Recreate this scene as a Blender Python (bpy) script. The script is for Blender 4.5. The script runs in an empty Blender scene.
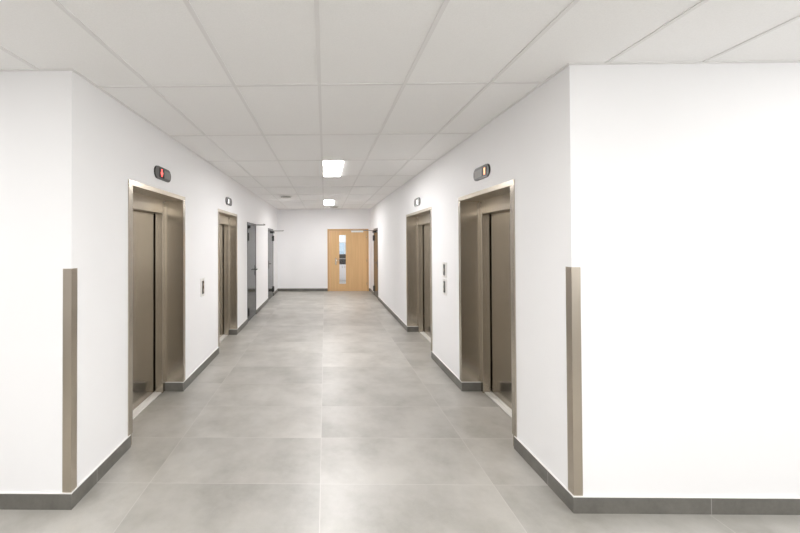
import bpy, bmesh, math
from mathutils import Matrix, Vector

sc = bpy.context.scene
COL = sc.collection
PI = math.pi

# ------------------------------------------------------------------ layout (metres)
XL, XR = -1.622, 1.546          # corridor wall faces
YF = 2.314                      # faces of the lobby walls left and right of the corridor mouth
YB = 12.472                     # end wall of the corridor
H = 2.796                       # ceiling height
EYE = 1.69
LX0, LX1, LY0 = -5.2, 5.6, -3.2 # lobby extents
BT = 0.012                      # baseboard thickness
BH = 0.102                      # baseboard height


# ------------------------------------------------------------------ materials
def new_mat(name):
    m = bpy.data.materials.new(name)
    m.use_nodes = True
    nt = m.node_tree
    return m, nt, nt.nodes['Principled BSDF']


def sock(n, name):
    return n.inputs[name]


def flat(name, col, rough=0.5, metal=0.0, spec=0.5):
    m, nt, b = new_mat(name)
    b.inputs['Base Color'].default_value = (*col, 1)
    b.inputs['Roughness'].default_value = rough
    b.inputs['Metallic'].default_value = metal
    b.inputs['Specular IOR Level'].default_value = spec
    return m


def node(nt, typ, **kw):
    n = nt.nodes.new(typ)
    for k, v in kw.items():
        setattr(n, k, v)
    return n


def math_n(nt, op, a, b=None):
    n = node(nt, 'ShaderNodeMath', operation=op)
    for i, v in enumerate((a, b)):
        if v is None:
            continue
        if isinstance(v, (int, float)):
            n.inputs[i].default_value = v
        else:
            nt.links.new(v, n.inputs[i])
    return n.outputs[0]


def mix_col(nt, fac, a, b):
    n = node(nt, 'ShaderNodeMix', data_type='RGBA')
    if isinstance(fac, (int, float)):
        n.inputs[0].default_value = fac
    else:
        nt.links.new(fac, n.inputs[0])
    for i, v in ((6, a), (7, b)):
        if isinstance(v, tuple):
            n.inputs[i].default_value = (*v, 1)
        else:
            nt.links.new(v, n.inputs[i])
    return n.outputs[2]


def noise(nt, vec, scale, detail=4, rough=0.55):
    n = node(nt, 'ShaderNodeTexNoise')
    n.inputs['Scale'].default_value = scale
    n.inputs['Detail'].default_value = detail
    n.inputs['Roughness'].default_value = rough
    nt.links.new(vec, n.inputs['Vector'])
    return n.outputs[0]


def ramp(nt, fac, p0, p1, v0=0.0, v1=1.0):
    n = node(nt, 'ShaderNodeMapRange')
    n.inputs[1].default_value = p0
    n.inputs[2].default_value = p1
    n.inputs[3].default_value = v0
    n.inputs[4].default_value = v1
    nt.links.new(fac, n.inputs[0])
    return n.outputs[0]


def bump(nt, h, strength, dist=0.002):
    n = node(nt, 'ShaderNodeBump')
    n.inputs['Strength'].default_value = strength
    n.inputs['Distance'].default_value = dist
    nt.links.new(h, n.inputs['Height'])
    return n.outputs[0]


def plaster(name, col, rough=0.6):
    m, nt, b = new_mat(name)
    g = node(nt, 'ShaderNodeNewGeometry')
    n1 = noise(nt, g.outputs['Position'], 220, 3)
    n2 = noise(nt, g.outputs['Position'], 1.3, 3)
    c = mix_col(nt, ramp(nt, n2, 0.3, 0.7), tuple(x * 0.985 for x in col), col)
    nt.links.new(c, b.inputs['Base Color'])
    b.inputs['Roughness'].default_value = rough
    b.inputs['Specular IOR Level'].default_value = 0.3
    nt.links.new(bump(nt, n1, 0.06), b.inputs['Normal'])
    return m


def line_mask(nt, coord, origin, pitch, half):
    """1 on a joint line, 0 elsewhere, for a world coordinate socket."""
    s = math_n(nt, 'SUBTRACT', coord, origin)
    s = math_n(nt, 'DIVIDE', s, pitch)
    s = math_n(nt, 'FRACT', math_n(nt, 'ADD', s, 100.5))
    s = math_n(nt, 'ABSOLUTE', math_n(nt, 'SUBTRACT', s, 0.5))
    s = math_n(nt, 'MULTIPLY', s, pitch)
    n = node(nt, 'ShaderNodeMapRange')
    n.inputs[1].default_value = half * 0.6
    n.inputs[2].default_value = half * 1.4
    n.inputs[3].default_value = 1
    n.inputs[4].default_value = 0
    nt.links.new(s, n.inputs[0])
    return n.outputs[0]


def floor_mat():
    m, nt, b = new_mat('grey_stoneware')
    g = node(nt, 'ShaderNodeNewGeometry')
    P = g.outputs['Position']
    sep = node(nt, 'ShaderNodeSeparateXYZ')
    nt.links.new(P, sep.inputs[0])
    x, y = sep.outputs[0], sep.outputs[1]
    jx = line_mask(nt, x, -0.038, 1.2, 0.0022)
    jy = line_mask(nt, y, 2.564, 0.6, 0.0022)
    j = math_n(nt, 'MAXIMUM', jx, jy)
    # one random tone per tile, and each tile cut from another stretch of the cloudy print
    ix = math_n(nt, 'FLOOR', math_n(nt, 'DIVIDE', math_n(nt, 'SUBTRACT', x, -0.038), 1.2))
    iy = math_n(nt, 'FLOOR', math_n(nt, 'DIVIDE', math_n(nt, 'SUBTRACT', y, 2.564), 0.6))
    cmb = node(nt, 'ShaderNodeCombineXYZ')
    nt.links.new(ix, cmb.inputs[0])
    nt.links.new(iy, cmb.inputs[1])
    wn = node(nt, 'ShaderNodeTexWhiteNoise')
    nt.links.new(cmb.outputs[0], wn.inputs['Vector'])
    off = node(nt, 'ShaderNodeVectorMath', operation='MULTIPLY_ADD')
    nt.links.new(wn.outputs['Color'], off.inputs[0])
    off.inputs[1].default_value = (30, 30, 30)
    nt.links.new(P, off.inputs[2])
    n1 = noise(nt, off.outputs[0], 2.2, 6, 0.6)
    n2 = noise(nt, off.outputs[0], 14, 5, 0.65)
    n3 = noise(nt, off.outputs[0], 160, 2)
    c = mix_col(nt, ramp(nt, n1, 0.36, 0.64), (0.315, 0.30, 0.265), (0.475, 0.457, 0.42))
    c = mix_col(nt, ramp(nt, n2, 0.35, 0.75, 0, 0.4), c, (0.46, 0.45, 0.425))
    c = mix_col(nt, ramp(nt, n3, 0.3, 0.7, 0, 0.1), c, (0.24, 0.23, 0.22))
    tone = node(nt, 'ShaderNodeHueSaturation')
    nt.links.new(c, tone.inputs['Color'])
    nt.links.new(ramp(nt, wn.outputs['Value'], 0, 1, 0.93, 1.08), tone.inputs['Value'])
    c = mix_col(nt, math_n(nt, 'MULTIPLY', j, 0.6), tone.outputs[0], (0.58, 0.56, 0.53))
    nt.links.new(c, b.inputs['Base Color'])
    nt.links.new(ramp(nt, n2, 0.3, 0.7, 0.38, 0.43), b.inputs['Roughness'])
    b.inputs['Specular IOR Level'].default_value = 1.0
    b.inputs['IOR'].default_value = 1.6
    h = math_n(nt, 'SUBTRACT', math_n(nt, 'MULTIPLY', n2, 0.25), j)
    nt.links.new(bump(nt, h, 0.12, 0.001), b.inputs['Normal'])
    return m


def baseboard_mat():
    m, nt, b = new_mat('dark_stoneware')
    g = node(nt, 'ShaderNodeNewGeometry')
    P = g.outputs['Position']
    sep = node(nt, 'ShaderNodeSeparateXYZ')
    nt.links.new(P, sep.inputs[0])
    sn = node(nt, 'ShaderNodeSeparateXYZ')
    nt.links.new(g.outputs['Normal'], sn.inputs[0])
    ax = math_n(nt, 'GREATER_THAN', math_n(nt, 'ABSOLUTE', sn.outputs[0]), 0.5)   # face along the corridor
    ay = math_n(nt, 'GREATER_THAN', math_n(nt, 'ABSOLUTE', sn.outputs[1]), 0.5)
    jx = math_n(nt, 'MULTIPLY', line_mask(nt, sep.outputs[0], 2.375, 1.2, 0.0022), ay)
    jy = math_n(nt, 'MULTIPLY', line_mask(nt, sep.outputs[1], 2.564, 0.6, 0.0022), ax)
    j = math_n(nt, 'MAXIMUM', jx, jy)
    n1 = noise(nt, P, 5, 6, 0.6)
    n2 = noise(nt, P, 40, 4)
    c = mix_col(nt, ramp(nt, n1, 0.3, 0.7), (0.10, 0.095, 0.082), (0.165, 0.158, 0.14))
    c = mix_col(nt, ramp(nt, n2, 0.3, 0.8, 0, 0.25), c, (0.19, 0.185, 0.17))
    c = mix_col(nt, math_n(nt, 'MULTIPLY', j, 0.6), c, (0.45, 0.44, 0.42))
    nt.links.new(c, b.inputs['Base Color'])
    b.inputs['Roughness'].default_value = 0.42
    return m


def steel_mat(name, col, rough, axis=2, var=0.12):
    """Brushed stainless steel: fine streaks along one object axis."""
    m, nt, b = new_mat(name)
    t = node(nt, 'ShaderNodeTexCoord')
    mp = node(nt, 'ShaderNodeMapping')
    sc_ = [90, 90, 90]
    sc_[axis] = 1.2
    mp.inputs['Scale'].default_value = sc_
    nt.links.new(t.outputs['Object'], mp.inputs['Vector'])
    n1 = noise(nt, mp.outputs[0], 1.0, 4, 0.6)
    n2 = noise(nt, t.outputs['Object'], 2.0, 3)
    f = math_n(nt, 'ADD', math_n(nt, 'MULTIPLY', n1, 0.7), math_n(nt, 'MULTIPLY', n2, 0.3))
    c = mix_col(nt, ramp(nt, f, 0.3, 0.7), tuple(x * (1 - var) for x in col), tuple(min(1, x * (1 + var)) for x in col))
    nt.links.new(c, b.inputs['Base Color'])
    b.inputs['Metallic'].default_value = 1
    b.inputs['Roughness'].default_value = rough
    tg = node(nt, 'ShaderNodeTangent', direction_type='RADIAL', axis='Z')
    nt.links.new(tg.outputs[0], b.inputs['Tangent'])
    b.inputs['Anisotropic'].default_value = 0.4
    return m


def ceiling_tile_mat():
    m, nt, b = new_mat('mineral_tile')
    g = node(nt, 'ShaderNodeNewGeometry')
    n1 = noise(nt, g.outputs['Position'], 130, 3, 0.7)
    n2 = noise(nt, g.outputs['Position'], 1.1, 3)
    c = mix_col(nt, ramp(nt, n1, 0.35, 0.65), (0.85, 0.845, 0.84), (0.89, 0.885, 0.88))
    c = mix_col(nt, ramp(nt, n2, 0.3, 0.7, 0, 0.15), c, (0.84, 0.83, 0.82))
    nt.links.new(c, b.inputs['Base Color'])
    b.inputs['Roughness'].default_value = 0.9
    b.inputs['Specular IOR Level'].default_value = 0.15
    nt.links.new(bump(nt, n1, 0.25, 0.001), b.inputs['Normal'])
    return m


def wood_mat():
    m, nt, b = new_mat('beech_veneer')
    t = node(nt, 'ShaderNodeTexCoord')
    mp = node(nt, 'ShaderNodeMapping')
    mp.inputs['Scale'].default_value = (22, 22, 0.9)
    nt.links.new(t.outputs['Object'], mp.inputs['Vector'])
    n1 = noise(nt, mp.outputs[0], 1.0, 5, 0.6)
    mp2 = node(nt, 'ShaderNodeMapping')
    mp2.inputs['Scale'].default_value = (4, 4, 0.3)
    nt.links.new(t.outputs['Object'], mp2.inputs['Vector'])
    n2 = noise(nt, mp2.outputs[0], 1.0, 3)
    c = mix_col(nt, ramp(nt, n1, 0.3, 0.7), (0.60, 0.365, 0.165), (0.71, 0.46, 0.225))
    c = mix_col(nt, ramp(nt, n2, 0.3, 0.7, 0, 0.4), c, (0.74, 0.49, 0.25))
    nt.links.new(c, b.inputs['Base Color'])
    b.inputs['Roughness'].default_value = 0.38
    return m


def emit_mat(name, col, strength):
    m, nt, b = new_mat(name)
    b.inputs['Base Color'].default_value = (*[min(1, c) for c in col], 1)
    b.inputs['Emission Color'].default_value = (*col, 1)
    b.inputs['Emission Strength'].default_value = strength
    return m


def glass_mat(name, col=(1, 1, 1)):
    m, nt, b = new_mat(name)
    b.inputs['Base Color'].default_value = (*col, 1)
    b.inputs['Roughness'].default_value = 0.0
    b.inputs['IOR'].default_value = 1.45
    b.inputs['Transmission Weight'].default_value = 1.0
    return m


def grille_mat():
    m, nt, b = new_mat('perforated_steel')
    t = node(nt, 'ShaderNodeTexCoord')
    v = node(nt, 'ShaderNodeTexVoronoi')
    v.inputs['Scale'].default_value = 160
    v.inputs['Randomness'].default_value = 0.0
    nt.links.new(t.outputs['Object'], v.inputs['Vector'])
    c = mix_col(nt, ramp(nt, v.outputs['Distance'], 0.25, 0.35), (0.02, 0.02, 0.02), (0.16, 0.15, 0.14))
    nt.links.new(c, b.inputs['Base Color'])
    b.inputs['Metallic'].default_value = 0.6
    b.inputs['Roughness'].default_value = 0.45
    return m


M = {}
M['wall'] = plaster('white_paint', (0.895, 0.893, 0.9))
M['floor'] = floor_mat()
M['tile'] = ceiling_tile_mat()
M['tbar'] = flat('white_grid_bar', (0.77, 0.76, 0.755), 0.6)
M['base'] = baseboard_mat()
M['caulk'] = flat('white_sealant', (0.85, 0.84, 0.82), 0.5)
M['steel'] = steel_mat('brushed_steel', (0.51, 0.463, 0.395), 0.27, 2, 0.012)
M['steel_door'] = steel_mat('brushed_door_steel', (0.43, 0.39, 0.335), 0.18, 2, 0.012)
M['steel_h'] = steel_mat('brushed_steel_crosswise', (0.53, 0.475, 0.395), 0.28, 0, 0.012)
M['guard'] = steel_mat('brushed_guard_steel', (0.55, 0.49, 0.41), 0.28, 2, 0.012)
M['sill'] = flat('ribbed_aluminium', (0.86, 0.84, 0.80), 0.45, 0.0)
M['chrome'] = flat('polished_steel', (0.72, 0.7, 0.67), 0.18, 1)
M['black'] = flat('black_plastic', (0.012, 0.012, 0.012), 0.35)
M['dark'] = flat('dark_gap', (0.02, 0.02, 0.02), 0.7)
M['grey_door'] = flat('grey_lacquer', (0.035, 0.038, 0.038), 0.10, 0, 0.22)
M['grey_frame'] = flat('dark_grey_lacquer', (0.025, 0.027, 0.028), 0.3)
M['wood'] = wood_mat()
M['wood_edge'] = flat('beech_edge', (0.56, 0.34, 0.15), 0.42)
M['lamp'] = emit_mat('lit_diffuser', (1.0, 0.985, 0.985), 47.0)
M['daylight'] = emit_mat('glowing_daylight_pane', (0.97, 0.985, 1.0), 1.45)  # emissive pane, its glow stands in for daylight
M['daylight_soft'] = emit_mat('dim_glowing_pane', (0.97, 0.985, 1.0), 0.7)  # weaker emissive pane, kept low so the front walls stay below white
M['white_metal'] = flat('white_metal', (0.8, 0.79, 0.77), 0.4)
M['glass'] = glass_mat('clear_glass')
M['glass_blue'] = glass_mat('tinted_glass', (0.52, 0.61, 0.67))
M['display'] = flat('dark_display', (0.015, 0.017, 0.016), 0.12)
M['plate_dark'] = flat('dark_steel_plate', (0.045, 0.043, 0.038), 0.3, 0.2, 0.3)
M['grille'] = grille_mat()
M['red'] = emit_mat('red_digit', (1.0, 0.07, 0.06), 2.6)
M['amber'] = emit_mat('amber_digit', (1.0, 0.42, 0.22), 1.1)
M['white_lit'] = emit_mat('white_digit', (1.0, 0.98, 0.95), 2.2)
M['plate'] = flat('pale_panel', (0.78, 0.77, 0.75), 0.35, 0.1)
M['button'] = flat('button_steel', (0.5, 0.47, 0.43), 0.25, 1)
M['grey_metal'] = flat('grey_metal', (0.22, 0.21, 0.2), 0.4, 0.5)
M['vent'] = flat('vent_metal', (0.55, 0.53, 0.5), 0.45)
M['cab'] = flat('white_laminate', (0.78, 0.77, 0.79), 0.4)
M['red_line'] = flat('grey_slot', (0.5, 0.5, 0.5), 0.4)


# ------------------------------------------------------------------ mesh helpers
class MB:
    def __init__(self):
        self.bm = bmesh.new()

    def box(self, a, b, mi=0, bev=0.0):
        a, b = [min(p, q) for p, q in zip(a, b)], [max(p, q) for p, q in zip(a, b)]
        v = [self.bm.verts.new((x, y, z)) for x in (a[0], b[0]) for y in (a[1], b[1]) for z in (a[2], b[2])]
        fs = []
        for q in ((0, 1, 3, 2), (4, 6, 7, 5), (0, 4, 5, 1), (2, 3, 7, 6), (0, 2, 6, 4), (1, 5, 7, 3)):
            f = self.bm.faces.new([v[i] for i in q])
            f.material_index = mi
            fs.append(f)
        if bev:
            es = list({e for f in fs for e in f.edges})
            r = bmesh.ops.bevel(self.bm, geom=es, offset=bev, segments=2, profile=0.5, affect='EDGES')
            for f in r['faces']:
                f.material_index = mi
        return self

    def cyl(self, c, r, h, axis='z', mi=0, seg=24, r2=None, bev=0.0):
        """Cylinder or cone centred on c."""
        rot = {'z': Matrix(), 'x': Matrix.Rotation(PI / 2, 4, 'Y'), 'y': Matrix.Rotation(PI / 2, 4, 'X')}[axis]
        g = bmesh.ops.create_cone(self.bm, cap_ends=True, segments=seg, radius1=r, radius2=r if r2 is None else r2,
                                  depth=h, matrix=Matrix.Translation(c) @ rot)
        fs = {f for v in g['verts'] for f in v.link_faces}
        for f in fs:
            f.material_index = mi
            f.smooth = len(f.verts) == 4
        if bev:
            es = [e for e in {e for f in fs for e in f.edges} if any(len(f.verts) > 4 for f in e.link_faces)]
            bmesh.ops.bevel(self.bm, geom=es, offset=bev, segments=2, profile=0.5, affect='EDGES')
        return self

    def prism(self, pts, y0, y1, mi=0, bev=0.0):
        """Outline in local x/z pushed from y0 to y1."""
        lo = [self.bm.verts.new((x, y0, z)) for x, z in pts]
        hi = [self.bm.verts.new((x, y1, z)) for x, z in pts]
        n = len(pts)
        fs = [self.bm.faces.new(lo), self.bm.faces.new(hi[::-1])]
        for i in range(n):
            fs.append(self.bm.faces.new((lo[i], hi[i], hi[(i + 1) % n], lo[(i + 1) % n])))
        for f in fs:
            f.material_index = mi
        if bev:
            bmesh.ops.bevel(self.bm, geom=list(fs[0].edges), offset=bev, segments=2, profile=0.5, affect='EDGES')
        return self

    def build(self, name, mats, parent=None, loc=(0, 0, 0), rz=0.0):
        bmesh.ops.recalc_face_normals(self.bm, faces=self.bm.faces)
        me = bpy.data.meshes.new(name)
        self.bm.to_mesh(me)
        self.bm.free()
        for m in (mats if isinstance(mats, (list, tuple)) else [mats]):
            me.materials.append(m)
        o = bpy.data.objects.new(name, me)
        COL.objects.link(o)
        if parent:
            o.parent = parent
        o.location = loc
        o.rotation_euler = (0, 0, rz)
        return o


def thing(name, label, cat, loc, rz=0.0, group=None, kind=None):
    o = bpy.data.objects.new(name, None)
    o.empty_display_size = 0.1
    COL.objects.link(o)
    o.location = loc
    o.rotation_euler = (0, 0, rz)
    o['label'] = label
    o['category'] = cat
    if group:
        o['group'] = group
    if kind:
        o['kind'] = kind
    return o


def struct(name, mb, mats, label=None, cat=None):
    o = mb.build(name, mats)
    o['kind'] = 'structure'
    if label:
        o['label'] = label
        o['category'] = cat
    return o


def stadium(L, Hh, n=10):
    r = Hh / 2
    pts = []
    for k in range(n + 1):
        a = -PI / 2 + PI * k / n
        pts.append((L / 2 - r + r * math.cos(a), r * math.sin(a)))
    for k in range(n + 1):
        a = PI / 2 + PI * k / n
        pts.append((-L / 2 + r + r * math.cos(a), r * math.sin(a)))
    return pts


# ------------------------------------------------------------------ openings
# elevators: (side, y0, y1, top, recess depth)
LIFTS = {
    'L1': (-1, 2.985, 4.205, 2.212, 0.200),
    'L2': (-1, 5.515, 6.72, 2.198, 0.125),
    'R1': (1, 2.990, 4.225, 2.190, 0.205),
    'R2': (1, 5.300, 6.93, 2.190, 0.185),
}
TR = 0.062      # face trim width at the sides
TT = 0.042      # face trim at the top
GREY = {        # grey doors: (side, y0, y1, top, hinge at far end?)
    'D1': (-1, 7.60, 8.57, 2.11, False),
    'D2': (-1, 10.39, 11.45, 2.085, True),
    'D3': (1, 10.66, 11.56, 2.09, True),
}
WD = (0.09, 1.49, 2.12)   # wooden door in the end wall


def wall_side(name, side, lifts, doors, x_face, x_far):
    """Corridor wall with its openings, plus the lobby return."""
    mb = MB()
    th = 0.55
    xo = x_face + side * th
    ops = sorted([(LIFTS[k][1], LIFTS[k][2], LIFTS[k][3]) for k in lifts] + [(GREY[k][1], GREY[k][2], GREY[k][3]) for k in doors])
    y = YF
    for (a, b, t) in ops:
        mb.box((x_face, y, 0), (xo, a, H + 0.02))
        mb.box((x_face, a, t), (xo, b, H + 0.02))
        y = b
    mb.box((x_face, y, 0), (xo, YB + 0.25, H + 0.02))
    mb.box((xo, YF, 0), (x_far, YF + 0.3, H + 0.02))
    return struct(name, mb, M['wall'])


wall_side('wall_left', -1, ('L1', 'L2'), ('D1', 'D2'), XL, LX0)
wall_side('wall_right', 1, ('R1', 'R2'), ('D3',), XR, LX1)

mb = MB()
mb.box((XL, YB, 0), (WD[0], YB + 0.25, H + 0.02))
mb.box((WD[1], YB, 0), (XR, YB + 0.25, H + 0.02))
mb.box((WD[0], YB, WD[2]), (WD[1], YB + 0.25, H + 0.02))
struct('wall_end', mb, M['wall'])

# lobby behind and beside the camera
mb = MB(); mb.box((LX0 - 0.2, LY0, 0), (LX0, YF + 0.3, H + 0.02)); struct('wall_lobby_left', mb, M['wall'])
mb = MB(); mb.box((LX1, LY0, 0), (LX1 + 0.2, YF + 0.3, H + 0.02)); struct('wall_lobby_right', mb, M['wall'])
mb = MB(); mb.box((LX0 - 0.2, LY0 - 0.2, 0), (LX1 + 0.2, LY0, H + 0.02)); struct('wall_rear', mb, M['wall'])

mb = MB(); mb.box((LX0 - 0.2, LY0 - 0.2, -0.15), (LX1 + 0.2, 17.4, 0.0)); struct('floor', mb, M['floor'])

# ------------------------------------------------------------------ ceiling: lay-in tiles on a grid of bars
GX, GY = -0.0335, 2.574
mb = MB()
mb.box((LX0 - 0.2, LY0 - 0.2, H + 0.006), (LX1 + 0.2, 17.4, H + 0.12), 0)
k = math.floor((LX0 - GX) / 0.6)
x = GX + 0.6 * k
while x < LX1:
    y0b, y1b = LY0, (YF if (x < XL or x > XR) else YB) - 0.0185
    mb.box((x - 0.012, y0b, H), (x + 0.012, y1b, H + 0.008), 1)
    x += 0.6
k = math.floor((LY0 - GY) / 1.2)
y = GY + 1.2 * k
while y < YB:
    xa, xb = (LX0, LX1) if y < YF else (XL, XR)
    mb.box((xa, y - 0.012, H + 0.001), (xb, y + 0.012, H + 0.008), 1)
    y += 1.2
# wall angle
for (a, b) in (((XL, YF, H), (XL + 0.018, YB, H + 0.008)), ((XR - 0.018, YF, H), (XR, YB, H + 0.008)),
               ((XL, YB - 0.018, H), (XR, YB, H + 0.008)), ((LX0, YF - 0.018, H), (XL + 0.018, YF, H + 0.008)),
               ((XR - 0.018, YF - 0.018, H), (LX1, YF, H + 0.008))):
    mb.box(a, b, 1)
struct('ceiling', mb, [M['tile'], M['tbar']])


# ------------------------------------------------------------------ baseboards
def base_run(mb, a, b, nrm):
    """Skirting from a to b (xy) standing on the face, growing along nrm."""
    ax, ay = a
    bx, by = b
    nx, ny = nrm
    mb.box((ax, ay, 0.0), (bx + nx * BT, by + ny * BT, BH - 0.004), 0)
    mb.box((ax, ay, BH - 0.004), (bx + nx * (BT - 0.001), by + ny * (BT - 0.001), BH), 1)


def side_base(name, side, lifts, doors, xf, xfar):
    mb = MB()
    n = (-side, 0)
    base_run(mb, (xfar, YF), (xf - side * BT, YF), (0, -1))
    ops = sorted([(LIFTS[k][1] + TR, LIFTS[k][2] - TR, LIFTS[k][4]) for k in lifts] +
                 [(GREY[k][1], GREY[k][2], 0) for k in doors])
    y = YF
    for (a, b, d) in ops:
        base_run(mb, (xf, y), (xf, a - (0.035 if d else 0)), n)
        if d:
            base_run(mb, (xf + side * 0.02, a), (xf + side * (d - 0.002), a), (0, 1))
            base_run(mb, (xf - side * BT, b), (xf + side * (d - 0.002), b), (0, -1))
        y = b
    base_run(mb, (xf, y), (xf, YB), n)
    struct(name, mb, [M['base'], M['caulk']])


side_base('baseboard_left', -1, ('L1', 'L2'), ('D1', 'D2'), XL, LX0)
side_base('baseboard_right', 1, ('R1', 'R2'), ('D3',), XR, LX1)
mb = MB()
base_run(mb, (XL + BT, YB), (WD[0], YB), (0, -1))
base_run(mb, (WD[1], YB), (XR - BT, YB), (0, -1))
struct('baseboard_end', mb, [M['base'], M['caulk']])


# ------------------------------------------------------------------ elevators
# local frame: x along the wall, y into the wall, z up
def elevator(key, label):
    side, y0, y1, top, d = LIFTS[key]
    xf = XL if side < 0 else XR
    t = thing('elevator', label, 'elevator', (xf, (y0 + y1) / 2, 0), PI / 2 if side < 0 else -PI / 2,
              'stainless steel elevators')
    w = (y1 - y0) / 2
    wi = w - TR                 # clear half width of the portal
    zi = top - TT
    P = 0.008                   # proud of the plaster
    for s in (-1, 1):
        mb = MB()
        mb.box((s * w, -P, BH), (s * wi, 0.02, top - TT))
        mb.box((s * (w - 0.02), 0.02, BH), (s * wi, d, zi))
        mb.box((s * (w - 0.02), 0.0, 0.0), (s * (wi + 0.001), d, BH))
        mb.build('jamb', M['steel'], t)
    mb = MB()
    mb.box((-w, -P, zi), (w, 0.02, top))
    mb.box((-w, 0.02, zi), (w, d + 0.145, top - 0.006))
    mb.build('lintel', M['steel_h'], t)
    # landing door frame inside the portal
    F = 0.06
    hb, ht = zi - 0.155, zi - 0.022
    for s in (-1, 1):
        mb = MB()
        mb.box((s * (wi + 0.04), d, 0.0), (s * (wi - F), d + 0.085, ht), 0, 0.002)
        mb.build('landing_post', M['steel'], t)
    mb = MB()
    mb.box((-(wi - F), d, hb), (wi - F, d + 0.085, ht), 0, 0.002)
    mb.box((-(wi + 0.04), d + 0.008, ht + 0.0005), (wi + 0.04, d + 0.085, zi + 0.01), 0)
    mb.build('header', M['steel_h'], t)
    # two sliding panels that meet in the middle
    for s in (-1, 1):
        mb = MB()
        mb.box((s * 0.002, d + 0.096, 0.016), (s * (wi + 0.02), d + 0.122, hb + 0.05), 0, 0.002)
        mb.build('door_panel', M['steel_door'], t)
    # threshold with running grooves
    mb = MB()
    g0 = d + 0.018
    for a, b in ((0, 0.046), (0.052, 0.072), (0.082, 0.104)):
        mb.box((-(wi - F), g0 + a, 0.0), (wi - F, g0 + b, 0.012))
    mb.box((-(wi - F), g0, 0.0), (wi - F, g0 + 0.107, 0.005))
    mb.build('sill', M['sill'], t)
    mb = MB()
    mb.box((-w, d + 0.126, 0.0), (w, d + 0.145, top))  # dark sheet standing in for shade in the gaps beside the panels
    mb.build('dark_backing', M['dark'], t)
    return t


elevator('L1', 'nearer elevator on the left wall, below the red-lit floor indicator')
elevator('L2', 'farther elevator on the left wall, beside the dark grey doors')
elevator('R1', 'nearer elevator on the right wall, closest to the corner guard')
elevator('R2', 'farther elevator on the right wall, beyond the two stacked call panels')


# ------------------------------------------------------------------ floor indicators above the elevators
def indicator(side, y, z, L, Hh, glyph, label, lit):
    xf = XL if side < 0 else XR
    t = thing('floor_indicator', label, 'indicator', (xf, y, z), PI / 2 if side < 0 else -PI / 2,
              'floor indicators above the elevators')
    near = -1 if side < 0 else 1          # local x direction of the end nearest the camera
    mb = MB(); mb.prism(stadium(L, Hh), -0.014, 0.0, 0, 0.003); mb.build('plate', M['plate_dark'], t)
    # dark display toward the near end
    sh = 0.12 if lit is M['amber'] else 0.0
    a, b = near * L * (0.26 + sh), near * L * (sh - 0.02)
    mb = MB(); mb.box((a, -0.0165, -Hh * 0.36), (b, -0.012, Hh * 0.36), 0, 0.001)
    disp = mb.build('display', M['display'], t)
    cx = (a + b) / 2
    mb = MB()
    if glyph == 'arrow':
        h, w_ = Hh * 0.31, L * 0.075
        mb.prism([(cx - w_, h * 0.15), (cx - w_ * 0.45, h * 0.15), (cx - w_ * 0.45, h), (cx + w_ * 0.45, h), (cx + w_ * 0.45, h * 0.15),
                  (cx + w_, h * 0.15), (cx, -h)], -0.0175, -0.0160)
    else:
        h, w_ = Hh * 0.26, L * 0.045
        mb.box((cx - w_, -0.0175, -h), (cx + w_, -0.0160, h))
    mb.build('lit_digit', lit, disp)
    # speaker grille at the other end
    a, b = near * L * (sh - 0.06), near * -L * 0.42
    mb = MB(); mb.box((a, -0.0155, -Hh * 0.30), (b, -0.012, Hh * 0.30), 0, 0.001); mb.build('speaker_grille', M['grille'], t)
    return t


indicator(-1, 3.62, 2.371, 0.36, 0.124, 'arrow', 'pill-shaped floor indicator with a red light, above the nearer left elevator', M['red'])
indicator(-1, 6.13, 2.373, 0.38, 0.128, 'bar', 'small floor indicator lit white, above the farther left elevator', M['white_lit'])
indicator(1, 3.60, 2.360, 0.36, 0.124, 'bar', 'pill-shaped floor indicator with a faint amber glow, above the nearer right elevator', M['amber'])
indicator(1, 6.10, 2.344, 0.38, 0.128, 'bar', 'small floor indicator lit white, above the farther right elevator', M['white_lit'])


# ------------------------------------------------------------------ call panels
def call_panel(side, y, z0, z1, label, n):
    xf = XL if side < 0 else XR
    t = thing('call_panel', label, 'call panel', (xf, y, (z0 + z1) / 2), PI / 2 if side < 0 else -PI / 2, 'elevator call panels')
    h = (z1 - z0) / 2
    mb = MB(); mb.box((-0.075, -0.010, -h), (0.075, 0.0, h), 0, 0.003); mb.build('plate', M['plate'], t)
    mb = MB(); mb.box((-0.033, -0.0125, -h * 0.72), (0.033, -0.009, h * 0.72), 0, 0.001); mb.build('dark_strip', M['display'], t)
    for k in range(n):
        zz = (k - (n - 1) / 2) * h * 0.62
        mb = MB(); mb.cyl((0, -0.0145, zz), 0.019, 0.006, 'y', 0, 24, None, 0.001); mb.build('button', M['button'], t)
    for s in (-1, 1):
        mb = MB(); mb.cyl((0, -0.0112, s * h * 0.87), 0.006, 0.003, 'y', 0, 12); mb.build('screw', M['button'], t)
    return t


call_panel(-1, 4.81, 0.975, 1.215, 'single call panel on the left wall between the two elevators', 2)
call_panel(1, 4.73, 1.222, 1.420, 'upper of the two call panels stacked between the right elevators', 1)
call_panel(1, 4.73, 1.000, 1.205, 'lower of the two call panels stacked between the right elevators', 2)


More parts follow.
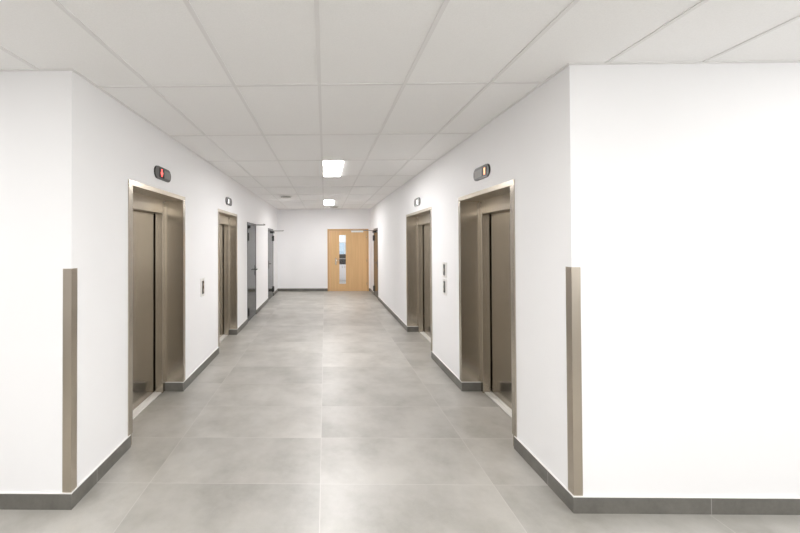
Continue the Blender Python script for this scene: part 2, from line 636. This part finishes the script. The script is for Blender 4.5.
# ------------------------------------------------------------------ corner guards
def guard(side, label):
    xf = XL if side < 0 else XR
    t0 = 0.004
    mb = MB()
    wing = 0.052
    # outline of the angle in plan, extruded up
    s = side
    c = Vector((-s * t0, -t0))                # outer corner, relative to the wall corner
    pts = [c, (s * wing, -t0), (s * wing, 0), (0, 0), (0, wing), (-s * t0, wing)]
    lo = [mb.bm.verts.new((p[0], p[1], 0)) for p in pts]
    hi = [mb.bm.verts.new((p[0], p[1], 1.42)) for p in pts]
    mb.bm.faces.new(lo); mb.bm.faces.new(hi[::-1])
    for i in range(6):
        mb.bm.faces.new((lo[i], hi[i], hi[(i + 1) % 6], lo[(i + 1) % 6]))
    o = mb.build('corner_guard', M['guard'], None, (xf, YF, BH + 0.002))
    o['label'] = label
    o['category'] = 'corner guard'
    o['group'] = 'steel corner guards'


guard(-1, 'stainless steel corner guard on the left wall corner')
guard(1, 'stainless steel corner guard on the right wall corner')


# ------------------------------------------------------------------ ceiling lights and vents
def ceiling_light(y, label):
    t = thing('ceiling_light', label, 'ceiling light', (0.122, y + 0.6, H), 0, 'rectangular ceiling lights')
    mb = MB()
    a, b, f = 0.142, 0.588, 0.012
    mb.box((-a, -b, -0.006), (-a + f, b, 0.0)); mb.box((a - f, -b, -0.006), (a, b, 0.0))
    mb.box((-a + f, -b, -0.006), (a - f, -b + f, 0.0)); mb.box((-a + f, b - f, -0.006), (a - f, b, 0.0))
    mb.build('frame', M['white_metal'], t)
    mb = MB(); mb.box((-a + f, -b + f, -0.004), (a - f, b - f, 0.0)); mb.build('diffuser', M['lamp'], t)


ceiling_light(4.974, 'nearer rectangular ceiling light, the larger one in the photo')
ceiling_light(9.774, 'farther rectangular ceiling light, close to the end wall')


def vent(x, y, label):
    t = thing('ceiling_vent', label, 'vent', (x, y, H), 0, 'round ceiling vents')
    mb = MB(); mb.cyl((0, 0, -0.006), 0.15, 0.012, 'z', 0, 40, 0.155); mb.build('ring', M['white_metal'], t)
    mb = MB(); mb.cyl((0, 0, -0.0135), 0.122, 0.004, 'z', 0, 40); mb.build('slot', M['dark'], t)
    mb = MB(); mb.cyl((0, 0, -0.024), 0.085, 0.018, 'z', 0, 40, 0.105); mb.build('cone', M['vent'], t)


vent(-0.95, 8.88, 'round ceiling vent left of the ceiling lights')
vent(0.30, 11.58, 'round ceiling vent between the farther light and the end wall')


# ------------------------------------------------------------------ grey doors
def grey_door(n, key, label):
    side, y0, y1, top, far = GREY[key]
    xf = XL if side < 0 else XR
    t = thing('door_%d' % n, label, 'door', (xf, (y0 + y1) / 2, 0), PI / 2 if side < 0 else -PI / 2, None, 'structure')
    w = (y1 - y0) / 2
    fr = 0.045
    s = (1 if far else -1) * (1 if side < 0 else -1)     # local x sign of the hinged edge
    mb = MB()
    mb.box((-w, -0.006, 0), (-w + fr, 0.12, top)); mb.box((w - fr, -0.006, 0), (w, 0.12, top))
    mb.box((-w + fr, -0.006, top - fr), (w - fr, 0.12, top))
    mb.build('door_frame', M['grey_frame'], t)
    mb = MB(); mb.box((-w + fr + 0.003, -0.002, 0.008), (w - fr - 0.003, 0.058, top - fr - 0.003), 0, 0.002)
    leaf = mb.build('door_leaf', M['grey_door'], t)
    mb = MB(); mb.box((-w + fr, 0.06, 0), (w - fr, 0.08, top - fr)); mb.build('door_stop', M['dark'], t)
    for z in (0.22, 1.80):
        mb = MB()
        xh = s * (w - fr)
        mb.cyl((xh, -0.020, z), 0.017, 0.17, 'z', 0, 20, None, 0.003)
        mb.box((xh - 0.035, -0.006, z - 0.07), (xh + 0.035, -0.001, z + 0.07))
        mb.build('hinge', M['black'], t)
    # lever handle at the free edge
    xh = -s * (w - fr - 0.07)
    mb = MB()
    mb.box((xh - 0.022, -0.010, 0.92), (xh + 0.022, -0.002, 1.15), 0, 0.003)
    mb.cyl((xh, -0.032, 1.06), 0.010, 0.05, 'y', 0, 16)
    mb.cyl((xh + s * 0.06, -0.055, 1.06), 0.010, 0.13, 'x', 0, 16, None, 0.003)
    mb.cyl((xh, -0.012, 0.97), 0.010, 0.008, 'y', 0, 16)
    mb.build('door_handle', M['black'], t)
    # overhead closer: body on the leaf, arm standing out into the corridor
    xc = s * (w - fr - 0.16)
    mb = MB(); mb.box((xc - 0.12, -0.055, top - fr - 0.085), (xc + 0.12, -0.002, top - fr - 0.025), 0, 0.004)
    clo = mb.build('door_closer', M['black'], t)
    mb = MB()
    mb.cyl((xc, -0.045, top - fr - 0.02), 0.012, 0.02, 'z', 0, 16)
    mb.box((xc - 0.013, -0.34, top - fr - 0.022), (xc + 0.013, -0.035, top - fr - 0.002), 0, 0.002)
    mb.cyl((xc, -0.335, top - fr - 0.006), 0.014, 0.016, 'z', 0, 16)
    mb.box((xc, -0.345, top - fr + 0.001), (s * w * 0.86, -0.325, top - fr + 0.009), 0, 0.002)
    mb.build('closer_arm', M['grey_metal'], clo)


grey_door(2, 'D1', 'nearer dark grey door on the left wall, just past the farther elevator')
grey_door(3, 'D2', 'farther dark grey door on the left wall, next to the end wall')
grey_door(4, 'D3', 'dark glossy door on the right wall beside the wooden door')

# ------------------------------------------------------------------ wooden door with its glazed strip
t = thing('door_1', 'light wooden door with a tall narrow glass strip in the end wall', 'door', ((WD[0] + WD[1]) / 2, YB, 0), 0, None, 'structure')
w = (WD[1] - WD[0]) / 2
fr = 0.06
mb = MB()
mb.box((-w, -0.012, 0), (-w + fr, 0.20, WD[2])); mb.box((w - fr, -0.012, 0), (w, 0.20, WD[2]))
mb.box((-w + fr, -0.012, WD[2] - fr), (w - fr, 0.20, WD[2]))
mb.build('door_frame', M['wood_edge'], t)
cx = (WD[0] + WD[1]) / 2
gx0, gx1, gz0, gz1 = 0.490 - cx, 0.718 - cx, 0.25, 1.915
l0, l1, lz0, lz1 = -w + fr + 0.003, w - fr - 0.003, 0.006, WD[2] - fr - 0.003
mb = MB()
mb.box((l0, 0.0, lz0), (gx0, 0.045, lz1)); mb.box((gx1, 0.0, lz0), (l1, 0.045, lz1))
mb.box((gx0, 0.0, lz0), (gx1, 0.045, gz0)); mb.box((gx0, 0.0, gz1), (gx1, 0.045, lz1))
leaf = mb.build('door_leaf', M['wood'], t)
mb = MB()
b = 0.012
mb.box((gx0 - b, -0.006, gz0 - b), (gx0 + 0.004, 0.0, gz1 + b)); mb.box((gx1 - 0.004, -0.006, gz0 - b), (gx1 + b, 0.0, gz1 + b))
mb.box((gx0 + 0.004, -0.006, gz0 - b), (gx1 - 0.004, 0.0, gz0 + 0.004)); mb.box((gx0 + 0.004, -0.006, gz1 - 0.004), (gx1 - 0.004, 0.0, gz1 + b))
mb.build('glazing_bead', M['wood'], leaf)
mb = MB(); mb.box((gx0, 0.018, gz0), (gx1, 0.026, gz1)); mb.build('glass_pane', M['glass'], leaf)
mb = MB()
hx = 0.375 - cx
mb.box((hx - 0.02, -0.008, 0.90), (hx + 0.02, 0.0, 1.13), 0, 0.003)
mb.cyl((hx, -0.03, 1.05), 0.010, 0.05, 'y', 0, 16)
mb.cyl((hx + 0.06, -0.052, 1.05), 0.010, 0.135, 'x', 0, 16, None, 0.003)
mb.cyl((hx, -0.010, 0.95), 0.010, 0.008, 'y', 0, 16)
mb.build('door_handle', M['button'], t)
mb = MB()
mb.box((0.90 - cx, -0.05, 2.005), (1.31 - cx, -0.001, 2.06), 0, 0.004)
clo = mb.build('door_closer', M['white_metal'], t)
mb = MB()
mb.box((0.86 - cx, -0.045, 2.075), (1.40 - cx, -0.014, 2.092), 0, 0.003)
mb.cyl((1.20 - cx, -0.03, 2.068), 0.010, 0.022, 'z', 0, 16)
mb.build('closer_rail', M['button'], clo)
for z in (0.25, 1.05, 1.85):
    mb = MB(); mb.cyl((w - fr, -0.016, z), 0.009, 0.10, 'z', 0, 16, None, 0.002); mb.build('hinge', M['button'], t)

# ------------------------------------------------------------------ room beyond the glass strip
YR = 16.9
mb = MB(); mb.box((-1.3, YB + 0.25, 0), (-1.1, YR, H + 0.02)); struct('wall_beyond_left', mb, M['wall'])
mb = MB(); mb.box((2.6, YB + 0.25, 0), (2.8, YR, H + 0.02)); struct('wall_beyond_right', mb, M['wall'])
mb = MB(); mb.box((XR + 0.5, YB, 0), (2.8, YB + 0.25, H)); struct('wall_beyond_front', mb, M['wall'])
mb = MB()
wz0, wz1, wx0, wx1 = 1.0, 2.45, -0.4, 2.2
mb.box((-1.3, YR, 0), (2.8, YR + 0.2, wz0)); mb.box((-1.3, YR, wz1), (2.8, YR + 0.2, H + 0.02))
mb.box((-1.3, YR, wz0), (wx0, YR + 0.2, wz1)); mb.box((wx1, YR, wz0), (2.8, YR + 0.2, wz1))
struct('wall_beyond_far', mb, M['wall'])
t = thing('window_1', 'daylit window seen through the glass strip of the wooden door', 'window', (0, YR, 0), 0, None, 'structure')
mb = MB()
zt = 1.66
for (a, b_, c, d_) in ((wx0, wx0 + .06, wz0, wz1), (wx1 - .06, wx1, wz0, wz1), (wx0 + .06, wx1 - .06, wz0, wz0 + .06), (wx0 + .06, wx1 - .06, wz1 - .06, wz1),
                       (wx0 + .06, wx1 - .06, zt - .02, zt + .02), (0.915, 0.945, wz0 + .06, zt - .02), (0.915, 0.945, zt + .02, wz1 - .06)):
    mb.box((a, 0.04, c), (b_, 0.10, d_))
wf = mb.build('window_frame', M['white_metal'], t)
for (a, b_) in ((wx0 + .06, 0.915), (0.945, wx1 - .06)):
    mb = MB(); mb.box((a, 0.066, zt + .02), (b_, 0.072, wz1 - .06)); mb.build('clear_pane', M['glass'], wf)
    mb = MB(); mb.box((a, 0.066, wz0 + .06), (b_, 0.072, zt - .02)); mb.build('tinted_pane', M['glass_blue'], wf)

t = thing('low_cabinet', 'white low cabinet glimpsed through the wooden door glass', 'cabinet', (0.8, 16.1, 0))
mb = MB(); mb.box((-0.5, -0.3, 0.08), (0.5, 0.3, 0.70), 0, 0.004); mb.build('body', M['cab'], t)
mb = MB(); mb.box((-0.46, -0.26, 0.0), (0.46, 0.28, 0.08)); mb.build('plinth', M['cab'], t)
for s in (-1, 1):
    mb = MB(); mb.box((s * 0.004, -0.318, 0.09), (s * 0.496, -0.3, 0.69), 0, 0.002); d_ = mb.build('cabinet_door', M['cab'], t)
    mb = MB(); mb.box((s * 0.05, -0.335, 0.55), (s * 0.065, -0.318, 0.65), 0, 0.003); mb.build('handle', M['button'], d_)
t = thing('printer', 'black office machine on the white cabinet behind the door glass', 'printer', (0.8, 16.1, 0.70))
mb = MB(); mb.box((-0.3, -0.26, 0.0), (0.3, 0.24, 0.24), 0, 0.012); mb.build('paper_tray', M['black'], t)
mb = MB(); mb.box((-0.29, -0.25, 0.24), (0.29, 0.24, 0.262)); mb.build('output_slot', M['red_line'], t)
mb = MB(); mb.box((-0.3, -0.26, 0.262), (0.3, 0.24, 0.44), 0, 0.012); mb.build('scanner_lid', M['black'], t)


# ------------------------------------------------------------------ unseen lobby windows, added with glowing panes in place of daylight
def lobby_window(n, label, loc, rz, wd, z0, z1, mat):
    """Unseen window with glowing panes; local x along the wall, local -y into the lobby."""
    t = thing('window_%d' % n, label, 'window', loc, rz, None, 'structure')
    f = 0.06
    mb = MB()
    mb.box((-wd / 2, -0.05, z0), (-wd / 2 + f, 0, z1)); mb.box((wd / 2 - f, -0.05, z0), (wd / 2, 0, z1))
    mb.box((-wd / 2 + f, -0.05, z0), (wd / 2 - f, 0, z0 + f)); mb.box((-wd / 2 + f, -0.05, z1 - f), (wd / 2 - f, 0, z1))
    mb.box((-f / 2, -0.05, z0 + f), (f / 2, 0, z1 - f))
    fr_ = mb.build('window_frame', M['white_metal'], t)
    for s in (-1, 1):
        mb = MB(); mb.box((s * f / 2, -0.02, z0 + f), (s * (wd / 2 - f), -0.012, z1 - f)); mb.build('glowing_pane', mat, fr_)


lobby_window(2, 'unseen window at the right end of the lobby, its panes glowing for daylight', (LX1, -0.4, 0), -PI / 2, 4.2, 0.7, 2.65, M['daylight'])
lobby_window(3, 'unseen window added in the rear wall of the lobby, its panes glowing for daylight', (1.6, LY0, 0), PI, 5.0, 0.9, 2.5, M['daylight_soft'])  # added to brighten the ceiling and front walls

# ------------------------------------------------------------------ lamps out of view: ceiling row continued over the camera, the rest added
def panel(name, loc, sx, sy, watts, col=(1, 0.99, 0.985)):
    l = bpy.data.lights.new(name, 'AREA')
    l.shape = 'RECTANGLE'
    l.size, l.size_y = sx, sy
    l.energy = watts
    l.color = col
    o = bpy.data.objects.new(name, l)
    o.location = loc
    COL.objects.link(o)
    return o


panel('unseen_lobby_lamp', (0.122, 0.774, H - 0.004), 0.28, 1.18, 42)
panel('unseen_lobby_lamp', (3.3, 0.774, H - 0.004), 0.28, 1.18, 18)  # unseen, added to brighten the right front wall
panel('unseen_lobby_lamp', (-3.3, 0.774, H - 0.004), 0.28, 1.18, 30)  # unseen, added to light the left side of the lobby
panel('unseen_lobby_lamp', (0.122, -1.626, H - 0.004), 0.28, 1.18, 30)  # unseen, added to light the lobby behind the camera
panel('added_office_lamp', (0.8, 14.6, H - 0.004), 0.6, 1.2, 40, (0.95, 0.97, 1.0))  # unseen, added to light the room behind the glass strip

wld = bpy.data.worlds.new('sky')
sc.world = wld
wld.use_nodes = True
bg = wld.node_tree.nodes['Background']
bg.inputs[0].default_value = (0.80, 0.90, 1.0, 1)
bg.inputs[1].default_value = 1.0

# ------------------------------------------------------------------ camera
yaw, pitch, roll, f, pcx, pcy = -0.01504, 0.00966, -0.0041, 365.22, 319.305, 238.186
A = Matrix(((math.cos(yaw), -math.sin(yaw), 0), (math.sin(yaw), math.cos(yaw), 0), (0, 0, 1)))
Bm = Matrix(((1, 0, 0), (0, math.cos(pitch), math.sin(pitch)), (0, -math.sin(pitch), math.cos(pitch))))
Cm = Matrix(((math.cos(roll), 0, math.sin(roll)), (0, 1, 0), (-math.sin(roll), 0, math.cos(roll))))
R = Cm @ Bm @ A                      # rows: right, forward, up
right, fwd, up = R[0], R[1], R[2]
cam = bpy.data.cameras.new('camera')
cam.sensor_width = 36
cam.sensor_fit = 'HORIZONTAL'
cam.lens = 36 * f / 800
cam.shift_x = (400 - pcx) / 800
cam.shift_y = (pcy - 266.5) / 800
cam.clip_start = 0.02
co = bpy.data.objects.new('camera', cam)
COL.objects.link(co)
mw = Matrix.Identity(4)
for i in range(3):
    mw[i][0], mw[i][1], mw[i][2] = right[i], up[i], -fwd[i]
mw[2][3] = EYE
co.matrix_world = mw
sc.camera = co

sc.view_settings.view_transform = 'Standard'
sc.view_settings.look = 'None'
sc.view_settings.gamma = 1
sc.view_settings.use_curve_mapping = False
sc.view_settings.exposure = 0.39
sc.cycles.max_bounces = 14
sc.cycles.diffuse_bounces = 10
sc.cycles.glossy_bounces = 5
sc.cycles.transmission_bounces = 8
sc.cycles.use_denoising = True
sc.cycles.sample_clamp_indirect = 8
